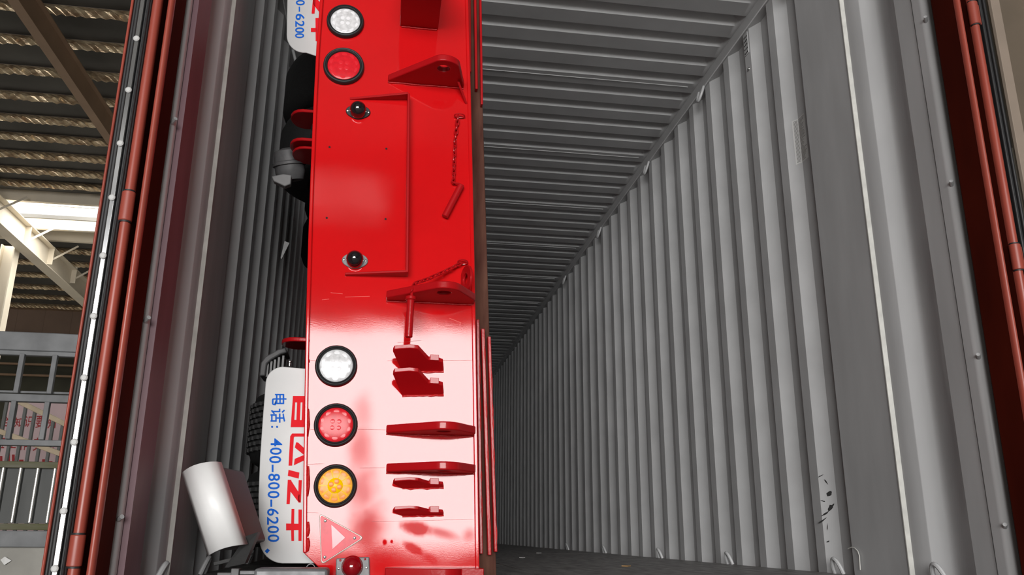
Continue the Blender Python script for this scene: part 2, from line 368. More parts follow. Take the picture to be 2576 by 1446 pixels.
# corner posts (trim_1 left, trim_2 right): inner grey post with groove, outer oxide-red channel with hinges
def post(side, nm):
    X = XR if side > 0 else XL
    def P(d, y): return (X + side * d, y)
    e0 = 0 if side > 0 else .009; lo = .008 if side > 0 else .0
    t = empty(nm, (X, Y0, 0)); tag(t, kind='structure')
    z0, z1 = -.03, ZT + .03
    flat = MB(); flat.sweepZ([P(.032, 2.902), P(.0, 2.898), P(0, 2.572)], z0, z1); flat.build('flat_plate', 'container_grey_post', t, smooth=0)
    seam = MB(); seam.sweepZ([P(-.0005, 2.573), P(-.003, 2.5705), P(-.003, 2.5655), P(.008, 2.556)], z0, z1); seam.build('weld_seam', 'white_seam', t)
    g = [P(.008, 2.556), P(.008, 2.467), P(.010, 2.463), P(.046, 2.428), P(.052, 2.418), P(.054, 2.402), P(.051, 2.378), P(.040, 2.345), P(.022, 2.300), P(lo, 2.268)]
    gm = MB(); gm.sweepZ(g, z0, z1); gm.build('groove_plate', 'container_grey_post', t, smooth=50)
    sy = 2.181 if side > 0 else 2.128
    lip = MB(); lip.sweepZ([P(lo, 2.268), P(lo, sy + .003), P(.013 + e0, sy + .002)], z0, z1)
    lip.build('inner_strip', 'mauve_sealant' if side < 0 else 'container_grey_post', t, smooth=0)
    gp = MB(); gp.sweepZ([P(.012 + e0, sy + .004), P(.013 + e0, sy), P(.012 + e0, sy - .005)], z0, z1); gp.build('seam_gap', 'hole_black', t, smooth=0)
    yr = 2.142 if side > 0 else 2.112; r_ = .024
    rnd = [P(.011 + e0, sy - .003), P(.004 + e0, sy - .006), P(.004 + e0, yr)]
    for k in range(1, 9):
        a = math.pi / 2 * k / 8; rnd.append(P(.004 + e0 + .026 * (1 - math.cos(a)), yr - r_ * math.sin(a)))
    es = MB(); es.sweepZ([P(.0295 + e0, yr - r_ + .002), P(.0315 + e0, yr - r_ - .002), P(.0315 + e0, 2.062)], z0, z1); es.build('edge_sealant', 'dark_sealant', t, smooth=0)  # dark strip painting the shade in the gap beside the rounded edge
    rm = MB(); rm.sweepZ(rnd, z0, z1); rm.build('rounded_edge', 'container_grey_post', t, smooth=60)
    # small welded lugs on the rounded edge
    for zc in (.16, .63, 1.17, 1.75):
        lg = MB(); lg.tube([(X + side * (.012 + e0), yr - .012, zc - .004), (X - side * (.002 - e0), yr - .030, zc + .004)], .0055, 8); lg.build('stop_lug', 'container_grey_post', t)
    # outer channel: dark body, recess shade put into its colour, painted flange tips
    a = -.010 if side > 0 else .015; q = .037 + e0
    sp = MB(); sp.sweepZ([P(a, 2.066), P(a, 1.970), P(a + .0148, 1.970), P(a + .0148, 2.045), P(q + .0005, 2.045), P(q + .0005, 1.974), P(q + .023, 1.974), P(q + .023, 2.075), P(a + .006, 2.075)], z0, z1, closed=True)
    sp.build('channel_body', 'oxide_dark', t, smooth=0)
    ch = [P(a - .0004, 1.972)]
    for k in range(0, 9):
        an = math.pi * k / 8; ch.append(P(a + .0075 - .0079 * math.cos(an), 1.967 - .012 * math.sin(an)))
    ch.append(P(a + .0154, 1.972))
    cm = MB(); cm.sweepZ(ch, z0, z1, closed=True); cm.build('channel_flange', 'oxide_red', t, smooth=60)
    pts = [P(q, 1.976)]
    for k in range(0, 9):
        an = math.pi * k / 8; pts.append(P(q + .0115 - .0115 * math.cos(an), 1.970 - .013 * math.sin(an)))
    pts.append(P(q + .0235, 1.976))
    r2 = MB(); r2.sweepZ(pts, z0, z1, closed=True); r2.build('channel_back_flange', 'oxide_red', t, smooth=60)
    return t
tL = post(-1, 'trim_1'); tR = post(1, 'trim_2')
def hinge(t, side, z0, z1):
    X = (XR if side > 0 else XL) + side * (.0490 if side > 0 else .058)
    m = MB(); m.cyl((X, 1.968, z0), (X, 1.968, z1), .0155, 18); h = m.build('hinge', 'oxide_red', t, bevel=.002)
    b = MB(); xs = sorted((X, X + side * .026)); b.box(xs[0], xs[1], 1.966, 1.978, z0 + .004, z1 - .004); attach(b.build('hinge_blade', 'oxide_red', None, bevel=.002), h)
    for z in (z0 - .004, z1): 
        c = MB(); c.cyl((X, 1.968, z), (X, 1.968, z + .004), .0135, 16); attach(c.build('washer', 'rubber', None), h)
for px in ((310, 478, 312, 552), (200, 1345, 195, 1425)):
    z1 = atY(px[0], px[1], 1.955).z; z0 = atY(px[2], px[3], 1.955).z; hinge(tL, -1, z0, z1)
for px in ((2455, 2, 2468, 58), (2560, 612, 2574, 676)):
    z1 = atY(px[0], px[1], 1.955).z; z0 = atY(px[2], px[3], 1.955).z; hinge(tR, 1, z0, z1)
# header over the opening
hd = MB(); hd.box(XL - .07, XR + .07, 2.08, 2.20, 2.56, ZT + .09); tag(hd.build('trim_3', 'oxide_red', bevel=.01), kind='structure')

# doors folded back along the outside of the container
def door(side, nm, x0):
    t = empty(nm, (x0, 2.1, 0)); tag(t, kind='structure'); z0, z1 = .01, ZR
    def bx(name, d0, d1, y0, y1, m, bev=.003):
        xs = sorted((x0 + side * d0, x0 + side * d1)); k = MB(); k.box(xs[0], xs[1], y0, y1, z0, z1); return k.build(name, m, t, bevel=bev)
    if side < 0:
        bx('gasket', .0, .0145, 1.962, 2.015, 'rubber')
        bx('gasket_fin', .003, .009, 1.956, 1.966, 'rubber')
        st = bx('retainer_strip', .0148, .0275, 1.957, 1.975, 'steel_strip', .002)
        bx('outer_gasket', .028, .037, 1.962, 2.01, 'rubber'); bx('outer_gasket_lip', .037, .0450, 1.968, 2.01, 'rubber')
        for u, v in ((347, 98), (323, 227), (302, 361), (278, 497), (254, 643), (233, 795), (211, 950), (190, 1112), (167, 1285), (153, 1430)):
            zc = atY(u, v, 1.957).z
            c = MB(); c.lathe((x0 + side * .0212, 1.957, zc), (0, -1, 0), [(.0078, 0), (.0078, .003), (.005, .005)], 14, cap1=True)
            attach(c.build('rivet', 'clip_white', None), st)
        fr = bx('door_frame', .0455, .0520, 1.965, 3.12, 'oxide_red')
        bx('door_skin', .018, .0455, 2.01, 3.1, 'oxide_red')
    else:
        bx('gasket', .0, .010, 1.962, 2.015, 'rubber'); bx('gasket_fin', .010, .018, 1.956, 2.0, 'rubber')
        bx('door_frame', .018, .023, 1.965, 3.12, 'rubber'); bx('door_skin', .0, .018, 2.02, 3.1, 'oxide_red')
    return t
door(-1, 'door_1', XL - .0695)
door(1, 'door_2', XR + .0695)

# ================================================================ the hall around it
HX0, HX1, HY1, HZ = -18.0, 13.0, 32.3, 8.1
g = MB(); g.box(HX0 - 6, HX1 + 6, DOOR_Y - 12, HY1 + 1, GZ - .2, GZ); tag(g.build('floor_hall', 'hall_floor'), kind='structure')
rf = MB(); rf.box(HX0, HX1, DOOR_Y - .3, 20.45, HZ + .02, HZ + .12)
roof = tag(rf.build('ceiling_hall', 'hall_roof'), kind='structure')
rf2 = MB(); rf2.box(HX0, HX1, 22.35, HY1, HZ + .02, HZ + .12); rf2.build('roof_slope', 'hall_roof', roof)
SK = MB(); SK.box(HX0, HX1, 21.38, 21.42, HZ + .02, HZ + .07); SK.build('skylight_bar', 'beam_cream', roof)
purl = [(11.3, 0), (12.3, 0), (13.29, 0), (14.31, 0), (15.30, 0), (16.26, 0), (17.12, 0), (18.03, 0), (18.92, 0), (19.72, 0), (20.45, 1), (22.45, 1), (23.4, 1), (24.83, 0), (26.14, 0), (27.54, 0), (28.98, 0), (30.29, 0), (31.6, 0)]
for y, kind in purl:
    p = MB()
    if kind: p.box(HX0, -1.5, y - .06, y + .06, HZ - .26, HZ + .02); p.build('purlin', 'beam_cream', roof)
    else:
        p.box(HX0, -1.5, y, y + .05, HZ - .06, HZ + .02); o = p.build('purlin', 'purlin_brown', roof)
        # crinkled foil blanket sagging over the purlin
        n = 190; vs = []; fs = []
        for i in range(n + 1):
            x = -16 + 14 * i / n; j = R.uniform(-.015, .015); w_ = .035 * (1 if i % 2 else -1) * R.uniform(.2, 1)
            vs += [(x, y - .02, HZ + .0), (x + .10, y - .05 + w_, HZ - .08 + j), (x + .19, y + .02 + w_ * .6, HZ - .16 + j)]
        for i in range(n):
            for k in range(2): a = i * 3 + k; fs.append((a, a + 3, a + 4, a + 1))
        q = MB(); q.add(vs, fs); attach(q.build('foil_blanket', 'foil', None, smooth=0), o)
def ibeam(mb, p, q, h, w, t=.02):
    p, q = Vector(p), Vector(q); z = Vector((0, 0, h / 2 - t / 2))
    mb.beam(p + z, q + z, w, t); mb.beam(p - z, q - z, w, t); mb.beam(p, q, t, h - 2 * t)
b = MB(); ibeam(b, (-5.53, 6, 7.62), (-5.53, 20.3, 7.62), .46, .16); tag(b.build('roof_beam', 'beam_brown'), 'brown steel rafter crossing under the dark purlins high above the hall', 'beam', kind='thing')
b = MB(); ibeam(b, (-9.3, 16.5, 7.48), (-9.3, 31.5, 7.0), .62, .32); br = tag(b.build('roof_beam', 'beam_cream'), 'sunlit cream steel rafter below the bright roof skylight', 'beam', kind='thing')
for y in (19.6, 21.6, 23.2, 25.0):
    k = MB(); k.beam((-9.3, y, 7.15), (-8.75, y + .5, 7.82), .05, .05); k.build('fly_brace', 'beam_cream', br)
    k = MB(); k.box(-9.45, -9.15, y - .01, y + .01, 7.1, 7.6); k.build('stiffener', 'beam_cream', br)
cl = empty('hall_column', (-9.5, 22, GZ)); tag(cl, 'cream steel column under the skylit rafter', 'column', kind='thing')
k = MB(); k.box(-9.78, -9.50, 21.75, 21.78, GZ, 7.1); k.build('web', 'beam_cream', cl)
k = MB(); k.box(-9.50, -9.47, 21.62, 21.92, GZ, 7.1); k.build('flange', 'beam_cream', cl); k = MB(); k.box(-9.81, -9.78, 21.62, 21.92, GZ, 7.1); k.build('flange', 'beam_cream', cl)
# walls
def swall(name, x0, x1, y0, y1, z0, z1, m): k = MB(); k.box(x0, x1, y0, y1, z0, z1); return tag(k.build(name, m), kind='structure')
swall('wall_hall_left', HX0 - .2, HX0, DOOR_Y, HY1, GZ, HZ + .1, 'hall_wall')
swall('wall_hall_right', HX1, HX1 + .2, DOOR_Y, HY1, GZ, HZ + .1, 'hall_wall')
wb = swall('wall_hall_back', HX0, HX1, HY1, HY1 + .2, GZ, 6.9, 'wall_dark')
k = MB(); k.box(HX0, HX1, HY1 - .06, HY1 + .2, 6.9, 8.05); k.build('fascia_panel', 'wall_brown', wb)
k = MB(); k.box(HX0, HX1, HY1 - .16, HY1, 8.02, 8.10); k.build('fascia_cap', 'beam_brown', wb)
for i in range(10):
    k = MB(); k.box(-14.6 + i * .95, -14.56 + i * .95, HY1 - .075, HY1 - .05, 6.9, 8.02); k.build('panel_rib', 'wall_brown', wb)
k = MB(); k.cyl((HX0, HY1 - .3, 6.72), (HX1, HY1 - .3, 6.72), .17, 14); k.build('duct', 'hall_wall', wb)
for z in (5.9, 5.5): k = MB(); k.box(-16, -6, HY1 - .3, HY1 - .2, z, z + .07); k.build('wall_girt', 'beam_brown', wb)
wf = swall('wall_hall_front', HX0, DOOR_X0, DOOR_Y - .2, DOOR_Y, GZ, HZ + .1, 'hall_wall')
k = MB(); k.box(DOOR_X1, HX1, DOOR_Y - .2, DOOR_Y, GZ, HZ + .1); k.build('front_panel', 'hall_wall', wf)
k = MB(); k.box(DOOR_X0, DOOR_X1, DOOR_Y - .2, DOOR_Y, DOOR_Z, HZ + .1); k.build('door_lintel', 'hall_wall', wf)
for i, (xa_, xb_) in enumerate(((-2.3, -.2), (-6.4, -4.3), (2.0, 4.1))):  # added panes, unseen, glowing to put a soft patch in the plate's reflection
    wn = MB(); wn.box(xa_, xb_, DOOR_Y + .004, DOOR_Y + .02, 6.7, 7.75); tag(wn.build('window_%d' % (i + 1), 'window_glow'), kind='structure')  # added unseen pane
    for xx in (xa_, (xa_ + xb_) / 2, xb_):
        k = MB(); k.box(xx - .04, xx + .04, DOOR_Y + .02, DOOR_Y + .05, 6.66, 7.79); k.build('window_bar', 'beam_cream', bpy.data.objects['window_%d' % (i + 1)])  # bars made for the added panes
# beige column beyond the right door
cl = empty('hall_column', (5.7, 6, GZ)); tag(cl, 'beige steel column beyond the open right container door', 'column', kind='thing')
k = MB(); k.box(5.46, 5.555, 5.98, 6.02, GZ, HZ); k.build('flange', 'beige_column', cl, bevel=.005)
k = MB(); k.box(5.50, 5.90, 6.05, 6.08, GZ, HZ); k.build('web', 'beige_web', cl)
k = MB(); k.box(5.86, 5.90, 5.92, 6.20, GZ, HZ); k.build('flange', 'beige_column', cl, bevel=.005)

# steel gate with bars and zinc sheet, beside the container
GY = 6.0
def gz(v, u=90): return atY(u, v, GY).z
gt = empty('steel_gate', (-2.4, GY, GZ)); tag(gt, 'grey steel gate with square bars over a corrugated zinc skirt', 'gate', kind='thing')
gx0, gx1 = -3.3, -1.55
k = MB(); n = 10
top = [(gx0 + (gx1 - gx0) * i / n, GY - .04, gz(845) + .018 * math.sin(math.pi * i / n)) for i in range(n + 1)]
k.prism(top + [(gx1, GY - .04, gz(885)), (gx0, GY - .04, gz(885))], (0, .08, 0)); k.build('top_beam', 'gate_grey', gt, bevel=.006)
for a, b, nm, m, th in ((884, 896, 'rail', 'gate_grey', .05), (984, 990, 'rail', 'gate_grey', .02), (993, 1012, 'rail', 'gate_grey', .06), (1107, 1122, 'rail', 'gate_grey', .06), (1162, 1178, 'timber_rail', 'mossy_timber', .08), (1317, 1333, 'timber_rail', 'mossy_timber', .08), (1335, 1376, 'base_channel', 'gate_grey', .07)):
    k = MB(); k.box(gx0, gx1, GY - th / 2, GY + th / 2, gz(b), gz(a)); k.build(nm, m, gt, bevel=.004)
for u, v in ((54, 945), (136, 950)):
    xb = atY(u, v, GY).x
    for dx in (-.23, 0,):
        if dx and u > 60: continue
        for (a, bb) in ((894, 992), (1012, 1107)):
            k = MB(); k.box(xb + dx - .016, xb + dx + .016, GY - .05, GY - .018, gz(bb), gz(a)); k.build('bar', 'gate_grey', gt, bevel=.003)
pr = []; x = gx0; i = 0
xc = atY(90, 1240, GY).x
kx = math.floor((gx0 - xc) / .105)
x = xc + kx * .105
while x < gx1:
    pr += [(x - .014, GY), (x - .010, GY - .022), (x + .010, GY - .022), (x + .014, GY), (x + .0525, GY)]
    k = MB(); k.tube([(x - .002, GY - .022, gz(1314)), (x - .002, GY - .022, gz(1178))], .010, 10); k.build('ridge', 'zinc_ridge', gt); x += .105
k = MB(); k.sweepZ(pr, gz(1316), gz(1176)); k.build('zinc_sheet', 'zinc_sheet', gt, smooth=0)
blk = MB(); blk.box(gx0, gx1, GY - .12, GY + .2, GZ, gz(1376)); tag(blk.build('concrete_kerb', 'concrete', bevel=.01), 'rough concrete kerb carrying the grey steel gate', 'kerb', kind='thing')
sc = MB(); p = atY(14, 1408, GY - .13); sc.add([(p.x - .03, p.y, p.z), (p.x, p.y - .02, p.z + .02), (p.x + .035, p.y, p.z - .004), (p.x + .002, p.y - .012, p.z - .03)], [(0, 1, 3), (1, 2, 3)])
tag(sc.build('paper_scrap', 'scrap_white', smooth=0), 'white crumpled scrap stuck on the concrete kerb', 'scrap')

# banner wall with painted slogan, stairs rail in front
BY = 14.0
bn = empty('slogan_wall', (-5.4, BY, GZ)); tag(bn, 'pinkish wall panel painted with red slogan behind the gate', 'wall panel', kind='thing')
x0 = atY(2, 1090, BY).x; x1 = atY(230, 1090, BY).x
k = MB(); k.box(x0 + .02, x1, BY, BY + .05, GZ, atY(90, 1000, BY).z); k.build('panel', 'banner', bn)
def gl(ch, u0, u1, v0, v1, bold=.01):
    def fn(s, t): p = atY(u0 + (u1 - u0) * s - .12 * ((v1 - v0) * (1 - t)), v1 - (v1 - v0) * t, BY - .004); return p
    pt = MB(); fit_glyph(pt, ch, fn, bold); pt.build('painted_character', 'banner_red', bn, smooth=0)
for ch, u0, u1, v0, v1 in (('全', 5, 24, 1043, 1072), ('知', 38, 58, 1050, 1074), ('识', 64, 84, 1046, 1074), ('要', 92, 112, 1046, 1076), ('知', 122, 142, 1050, 1078), ('在', 0, 14, 1096, 1128), ('工', 22, 42, 1104, 1127), ('作', 52, 72, 1102, 1132), ('安', 86, 104, 1100, 1134), ('全', 118, 140, 1100, 1128)):
    gl(ch, u0, u1, v0, v1)
for u0, u1, v0, v1 in ((0, 6, 1147, 1165), (17, 25, 1138, 1165), (30, 37, 1143, 1165), (48, 59, 1156, 1165), (106, 116, 1155, 1165), (122, 132, 1160, 1166)):
    q = [atY(u, v, BY - .004) for u, v in ((u0, v1), (u1, v1), (u1, v0), (u0, v0))]; pt = MB(); pt.add(q, [(0, 1, 2, 3)]); pt.build('painted_stroke', 'banner_red', bn, smooth=0)
SY = 11.0
sr = empty('stair_railing', (-4.4, SY, GZ)); tag(sr, 'sloping stair railing with pale handrails seen through the gate bars', 'railing', kind='thing')
for (ua, va, ub, vb) in ((40, 1006, 200, 1084), (-40, 1070, 200, 1159)):
    k = MB(); k.beam(atY(ua, va, SY), atY(ub, vb, SY), .07, .06); k.build('handrail', 'rail_cream', sr, bevel=.006)
for i in range(9):
    u = -10 + i * 23.2; vt = 1006 + (u + 2 - 40) * .4875; vt = max(vt, 1000)
    p = atY(u + 5, vt + 4, SY + .05)
    k = MB(); k.box(p.x - .016, p.x + .016, SY + .04, SY + .08, GZ, p.z); k.build('baluster', 'baluster', sr)

# ================================================================ the red trailer
PY = 2.60
tr = empty('red_trailer', (0, PY, 0)); tag(tr, 'glossy red flatbed trailer standing on its side inside the grey container', 'trailer')
def pp(u, v, d=0): return atY(u, v, PY - d)     # point on the trailer's end plate
def fp(u, v): p = atY(u, v, PY); return p.x, p.z
LX = lambda z: -.2073 - .0737 * z + .01395 * z * z + .004 * (z > 1.95)       # left and right edges of the end plate
RX = lambda z: .3010 - .0308 * z - .0035 * z * z
ZTOP = 2.22
# end plate with bottom-left corner cut
kx, kz = fp(765, 1390); k2x, k2z = fp(822, 1462)
pl = MB(); ZS = [kz + (ZTOP - kz) * i / 9 for i in range(10)]
poly = [(k2x, PY, .012), (RX(0), PY, .012)] + [(RX(z), PY, z) for z in ZS] + [(LX(z), PY, z) for z in ZS[::-1]]
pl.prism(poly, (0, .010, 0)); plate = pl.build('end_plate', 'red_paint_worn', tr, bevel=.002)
fl = MB(); w = .0105
fl.prism([(LX(z) - .001, PY - .012, z) for z in ZS] + [(LX(z) + w, PY - .012, z) for z in ZS[::-1]], (0, .10, 0))
fl.build('edge_flange', 'red_paint', tr, bevel=.003)
fr = MB(); ZQ = [.012] + ZS[1:]; fr.prism([(RX(z) - .010, PY - .005, z) for z in ZQ] + [(RX(z) + .003, PY - .005, z) for z in ZQ[::-1]], (0, .09, 0))
fr.build('edge_flange', 'red_paint', tr, bevel=.003)
# weld beads along the left flange
for a, b in ((812, 838), (846, 864), (902, 914), (1028, 1098), (1172, 1248), (1312, 1350), (1352, 1388)):
    p0 = pp(775, a, .004); p1 = pp(773, b, .004); m = MB(); n = 7
    m.tube([p0.lerp(p1, i / n) for i in range(n + 1)], [.002 + .0042 * math.sin(math.pi * (i + .4) / (n + .8)) * R.uniform(.75, 1.2) for i in range(n + 1)], 8)
    m.build('weld_bead', 'weld_red', tr)
# timber deck edge and red strips beyond the right flange
def strip_poly(pts): return [Vector(p) for p in pts]
dk = MB(); y = 2.71
def dx(z): return .3700 - .0470 * z + .0020 * z * z
dk.prism([(dx(.0) - .12, y, .001), (dx(.0), y, .001), (dx(ZTOP), y, ZTOP), (dx(ZTOP) - .12, y, ZTOP)], (0, 2.3, 0)); dk.build('timber_deck', 'timber', tr, bevel=.003)
for (ua, va, ub, vb, wd) in ((1176, -150, 1182, 180, 9), (1190, -150, 1199, 223, 8), (1204, -150, 1212.5, 262, 7)):
    m = MB(); q = [atY(ua, va, 2.685), atY(ua + wd * .8, va, 2.685), atY(ub + wd * .4, vb, 2.685), atY(ub - wd * .4, vb, 2.685)]
    m.prism(q, (0, .03, 0)); m.build('edge_strip', 'red_paint_part', tr, bevel=.002)
for (ua, va, ub, vb, wd) in ((1202, 803, 1211, 1393, 8), (1215, 826, 1232, 1396, 9), (1231, 846, 1247.5, 1388, 8)):
    m = MB(); q = [atY(ua - wd * .5, va, 2.68), atY(ua + wd * .5, va, 2.68), atY(ub + wd * .5, vb, 2.68), atY(ub - wd * .5, vb, 2.68)]
    m.prism(q, (0, .035, 0)); so = m.build('edge_strip', 'red_paint_part', tr, bevel=.002)
    for s in range(6):
        f0 = R.uniform(.02, .9); f1 = f0 + R.uniform(.04, .1); m = MB(); c0 = atY(ua, va, 2.679); c1 = atY(ub, vb, 2.679); n = 5
        m.tube([c0.lerp(c1, f0 + (f1 - f0) * i / n) + Vector((.004, 0, 0)) for i in range(n + 1)], [.0008 + .0016 * math.sin(math.pi * (i + .3) / (n + .6)) for i in range(n + 1)], 6)
        attach(m.build('weld_bead', 'weld_red', None), so)

# number plate guard: three thin flat bars standing proud, tapering away to the left
def quadbar(p, q, d0, d1, th, name):
    """flat bar from p to q standing proud of the plate by d0..d1"""
    p, q = Vector(p), Vector(q); ax = (q - p).normalized(); nrm = Vector((-ax.z, 0, ax.x)) * th
    m = MB(); m.prism([p, q, q + Vector((0, -d1, 0)), p + Vector((0, -d0, 0))], nrm); return m.build(name, 'red_paint_part', tr, bevel=.002)
quadbar(pp(880, 251), pp(1026, 252), .002, .044, .008, 'plate_guard')
quadbar(pp(868, 694), pp(1024, 696), .014, .050, .008, 'plate_guard')
quadbar(pp(1026, 696), pp(1030, 250), .050, .044, .008, 'plate_guard')
for u, v in ((829, 370), (972, 374), (822, 548), (970, 551)):
    m = MB(); m.lathe(pp(u, v, .0006), (0, -1, 0), [(.0036, 0), (.0036, .0006)], 14, cap1=True); attach(m.build('bolt_hole', 'hole_black', None), plate)

for (ua, va, ub, vb, w_, mm) in ((768, 906, 850, 909, .0004, 'scratch'), (975, 907, 1186, 906, .0004, 'scratch'), (770, 1080, 812, 1081, .0004, 'scratch'), (900, 1080, 970, 1081, .0004, 'scratch'), (772, 1168, 815, 1166, .0004, 'scratch'), (905, 1177, 968, 1176, .0004, 'scratch'), (770, 1289, 800, 1290, .0004, 'scratch'), (935, 1312, 1190, 1306, .0004, 'scratch'), (1130, 800, 1160, 812, .0006, 'scratch_light'), (832, 736, 862, 739, .0006, 'scratch_light'), (868, 747, 930, 745, .0006, 'scratch_light'), (810, 754, 828, 752, .0006, 'scratch_light'), (1000, 862, 1060, 856, .0004, 'scratch')):
    p, q = pp(ua, va, .0004), pp(ub, vb, .0004); m = MB(); n_ = Vector((0, 0, w_)); m.add([p - n_, q - n_, q + n_, p + n_], [(0, 1, 2, 3)]); attach(m.build('scratch', mm, None, smooth=0), plate)
# number plate lamps
def plate_lamp(u, v, m_base):
    c = pp(u, v); base = MB(); pts = []
    for i in range(40):
        t = 2 * math.pi * i / 40; e = abs(math.cos(t)); r = .030 + .0115 * e ** 5
        pts.append(c + Vector((r * math.cos(t), 0, r * .96 * math.sin(t))))
    base.prism(pts, (0, -.006, 0)); o = base.build('plate_lamp', m_base, tr, bevel=.002)
    d = MB(); d.lathe(c + Vector((0, -.006, .0)), (0, -1, 0), [(.0275, 0), (.0285, .004), (.028, .012)] + [(.0275 * math.cos(a), .016 + .026 * math.sin(a)) for a in [i * math.pi / 2 / 9 for i in range(9)]] + [(.0004, .042)], 32)
    attach(d.build('dome', 'dome_black', None, smooth=80), o)
    for s in (-1, 1):
        w = MB(); w.lathe(c + Vector((s * .035, -.006, 0)), (0, -1, 0), [(.0042, 0), (.0042, .0015), (.002, .0026)], 12, cap1=True); attach(w.build('screw', 'screw_steel', None), o)
plate_lamp(901, 282, 'rubber'); plate_lamp(893, 656, 'bracket_grey')

# round tail lamps
def lamp(u, v, r, col, top):
    c = pp(u, v); m = MB()
    m.lathe(c, (0, -1, 0), [(r, 0), (r * 1.0, .008), (r * .985, .014), (r * .95, .018), (r * .90, .0185), (r * .86, .015), (r * .845, .017), (r * .82, .0165), (r * .79, .011), (r * .77, .004)], 56)
    o = m.build('tail_lamp', 'rubber', tr, smooth=60)
    ri = r * .79; ln = MB()
    ln.lathe(c + Vector((0, -.006, 0)), (0, -1, 0), [(ri, 0), (ri, .003)] + [(ri * math.cos(a), .003 + .005 * math.sin(a)) for a in [i * math.pi / 2 / 8 for i in range(1, 8)]] + [(.0005, .008)], 48)
    attach(ln.build('lens', {'w': 'lens_clear', 'r': 'lens_red', 'a': 'lens_amber'}[col], None, smooth=70), o)
    lm = {'w': 'led_clear', 'r': 'led_red', 'a': 'led_amber'}[col]
    def led(x, z, rr, h=.0009, lift=0):
        rho = math.hypot(x, z) / ri; hh = .0085 + .0055 * math.sqrt(max(0, 1 - rho * rho)) - .0008
        q = MB(); q.lathe(c + Vector((x, -hh - lift, z)), (0, -1, 0), [(rr, 0), (rr, h * .5), (rr * .7, h * .9), (.0003, h)], 16); attach(q.build('led', lm, None, smooth=70), o)
    if col == 'a':
        q = MB(); q.lathe(c + Vector((0, -.0128, 0)), (0, -1, 0), [(ri * .46, 0), (ri * .44, .0016), (.0004, .0022)], 32); attach(q.build('lens_core', 'amber_core', None, smooth=70), o)
    rr = ri * .145
    for k in range(4): a = math.pi / 4 + k * math.pi / 2 + .5 * (col == 'a'); led(ri * .25 * math.cos(a), ri * .25 * math.sin(a), rr, .0012, .0019 if col == 'a' else 0)
    n = 10
    for k in range(n): a = 2 * math.pi * (k + .5) / n; led(ri * .72 * math.cos(a), ri * .72 * math.sin(a), ri * .185)
    if col == 'a':
        for k in range(n):
            a = 2 * math.pi * k / n; q = MB()
            q.beam(c + Vector((ri * .46 * math.cos(a), -.0132, ri * .46 * math.sin(a))), c + Vector((ri * .93 * math.cos(a), -.0098, ri * .93 * math.sin(a))), .0022, .003, up=(0, -1, 0)); attach(q.build('lens_rib', 'amber_core', None), o)
    return o
lamp(869, 57, .0645, 'w', 1); lamp(865, 169, .0695, 'r', 1); lamp(846, 921, .0645, 'w', 0); lamp(845, 1069, .0655, 'r', 0); lamp(844, 1222, .0635, 'a', 0)

# warning triangle reflector
def rounded_tri(P, r, n=5):
    out = []
    for i in range(3):
        a, b, c = P[i - 1], P[i], P[(i + 1) % 3]; d1 = (a - b).normalized(); d2 = (c - b).normalized()
        for k in range(n + 1):
            t = k / n; q = b + d1 * r * (1 - t) ** 2 + d2 * r * t ** 2; out.append(q)
    return out
T3 = [pp(803, 1290), pp(917, 1352), pp(808, 1421)]; cen = sum(T3, Vector()) / 3
def scl(f, d): return [cen + (p - cen) * f + Vector((0, -d, 0)) for p in T3]
m = MB(); m.prism(rounded_tri(scl(1, 0), .014), (0, -.007, 0)); to = m.build('triangle_reflector', 'clear_rim', tr, bevel=.002)
m = MB(); m.prism(rounded_tri(scl(.93, .006), .012), (0, -.003, 0)); attach(m.build('reflector_face', 'reflector_red', None, bevel=.001), to)
c2 = [pp(833, 1318, .0088), pp(869, 1352, .0088), pp(836, 1382, .0088)]
m = MB(); a = sum(c2, Vector()) / 3; m.prism(c2, (0, -.0016, 0)); attach(m.build('centre_triangle', 'reflector_centre', None, bevel=.0005), to)
for u, v in ((818, 1310), (892, 1353), (817, 1401)):
    m = MB(); m.lathe(pp(u, v, .009), (0, -1, 0), [(.0042, 0), (.0042, .001), (.002, .002)], 12, cap1=True); attach(m.build('screw', 'screw_steel', None), to)
# side marker lamp on a galvanised plate
m = MB(); q = [pp(846, 1404), pp(929, 1400), pp(931, 1470), pp(844, 1470)]; m.prism(q, (0, -.012, 0)); ml = m.build('marker_lamp', 'galv_plate', tr, bevel=.003)
c = pp(886, 1425, .012)
m = MB(); m.lathe(c, (0, -1, 0), [(.031, 0), (.031, .003)] + [(.0295 * math.cos(t), .004 + .028 * math.sin(t)) for t in [i * math.pi / 2 / 10 for i in range(10)]] + [(.0003, .032)], 32); attach(m.build('dome', 'dome_red', None, smooth=80), ml)
for u, v, mm in ((852, 1430, 'screw_steel'), (922, 1428, 'screw_steel'), (856, 1409, 'dome_red'), (918, 1406, 'dome_red')):
    m = MB(); m.lathe(pp(u, v, .012), (0, -1, 0), [(.0034, 0), (.0034, .001), (.0015, .0018)], 12, cap1=True); attach(m.build('screw', mm, None), ml)

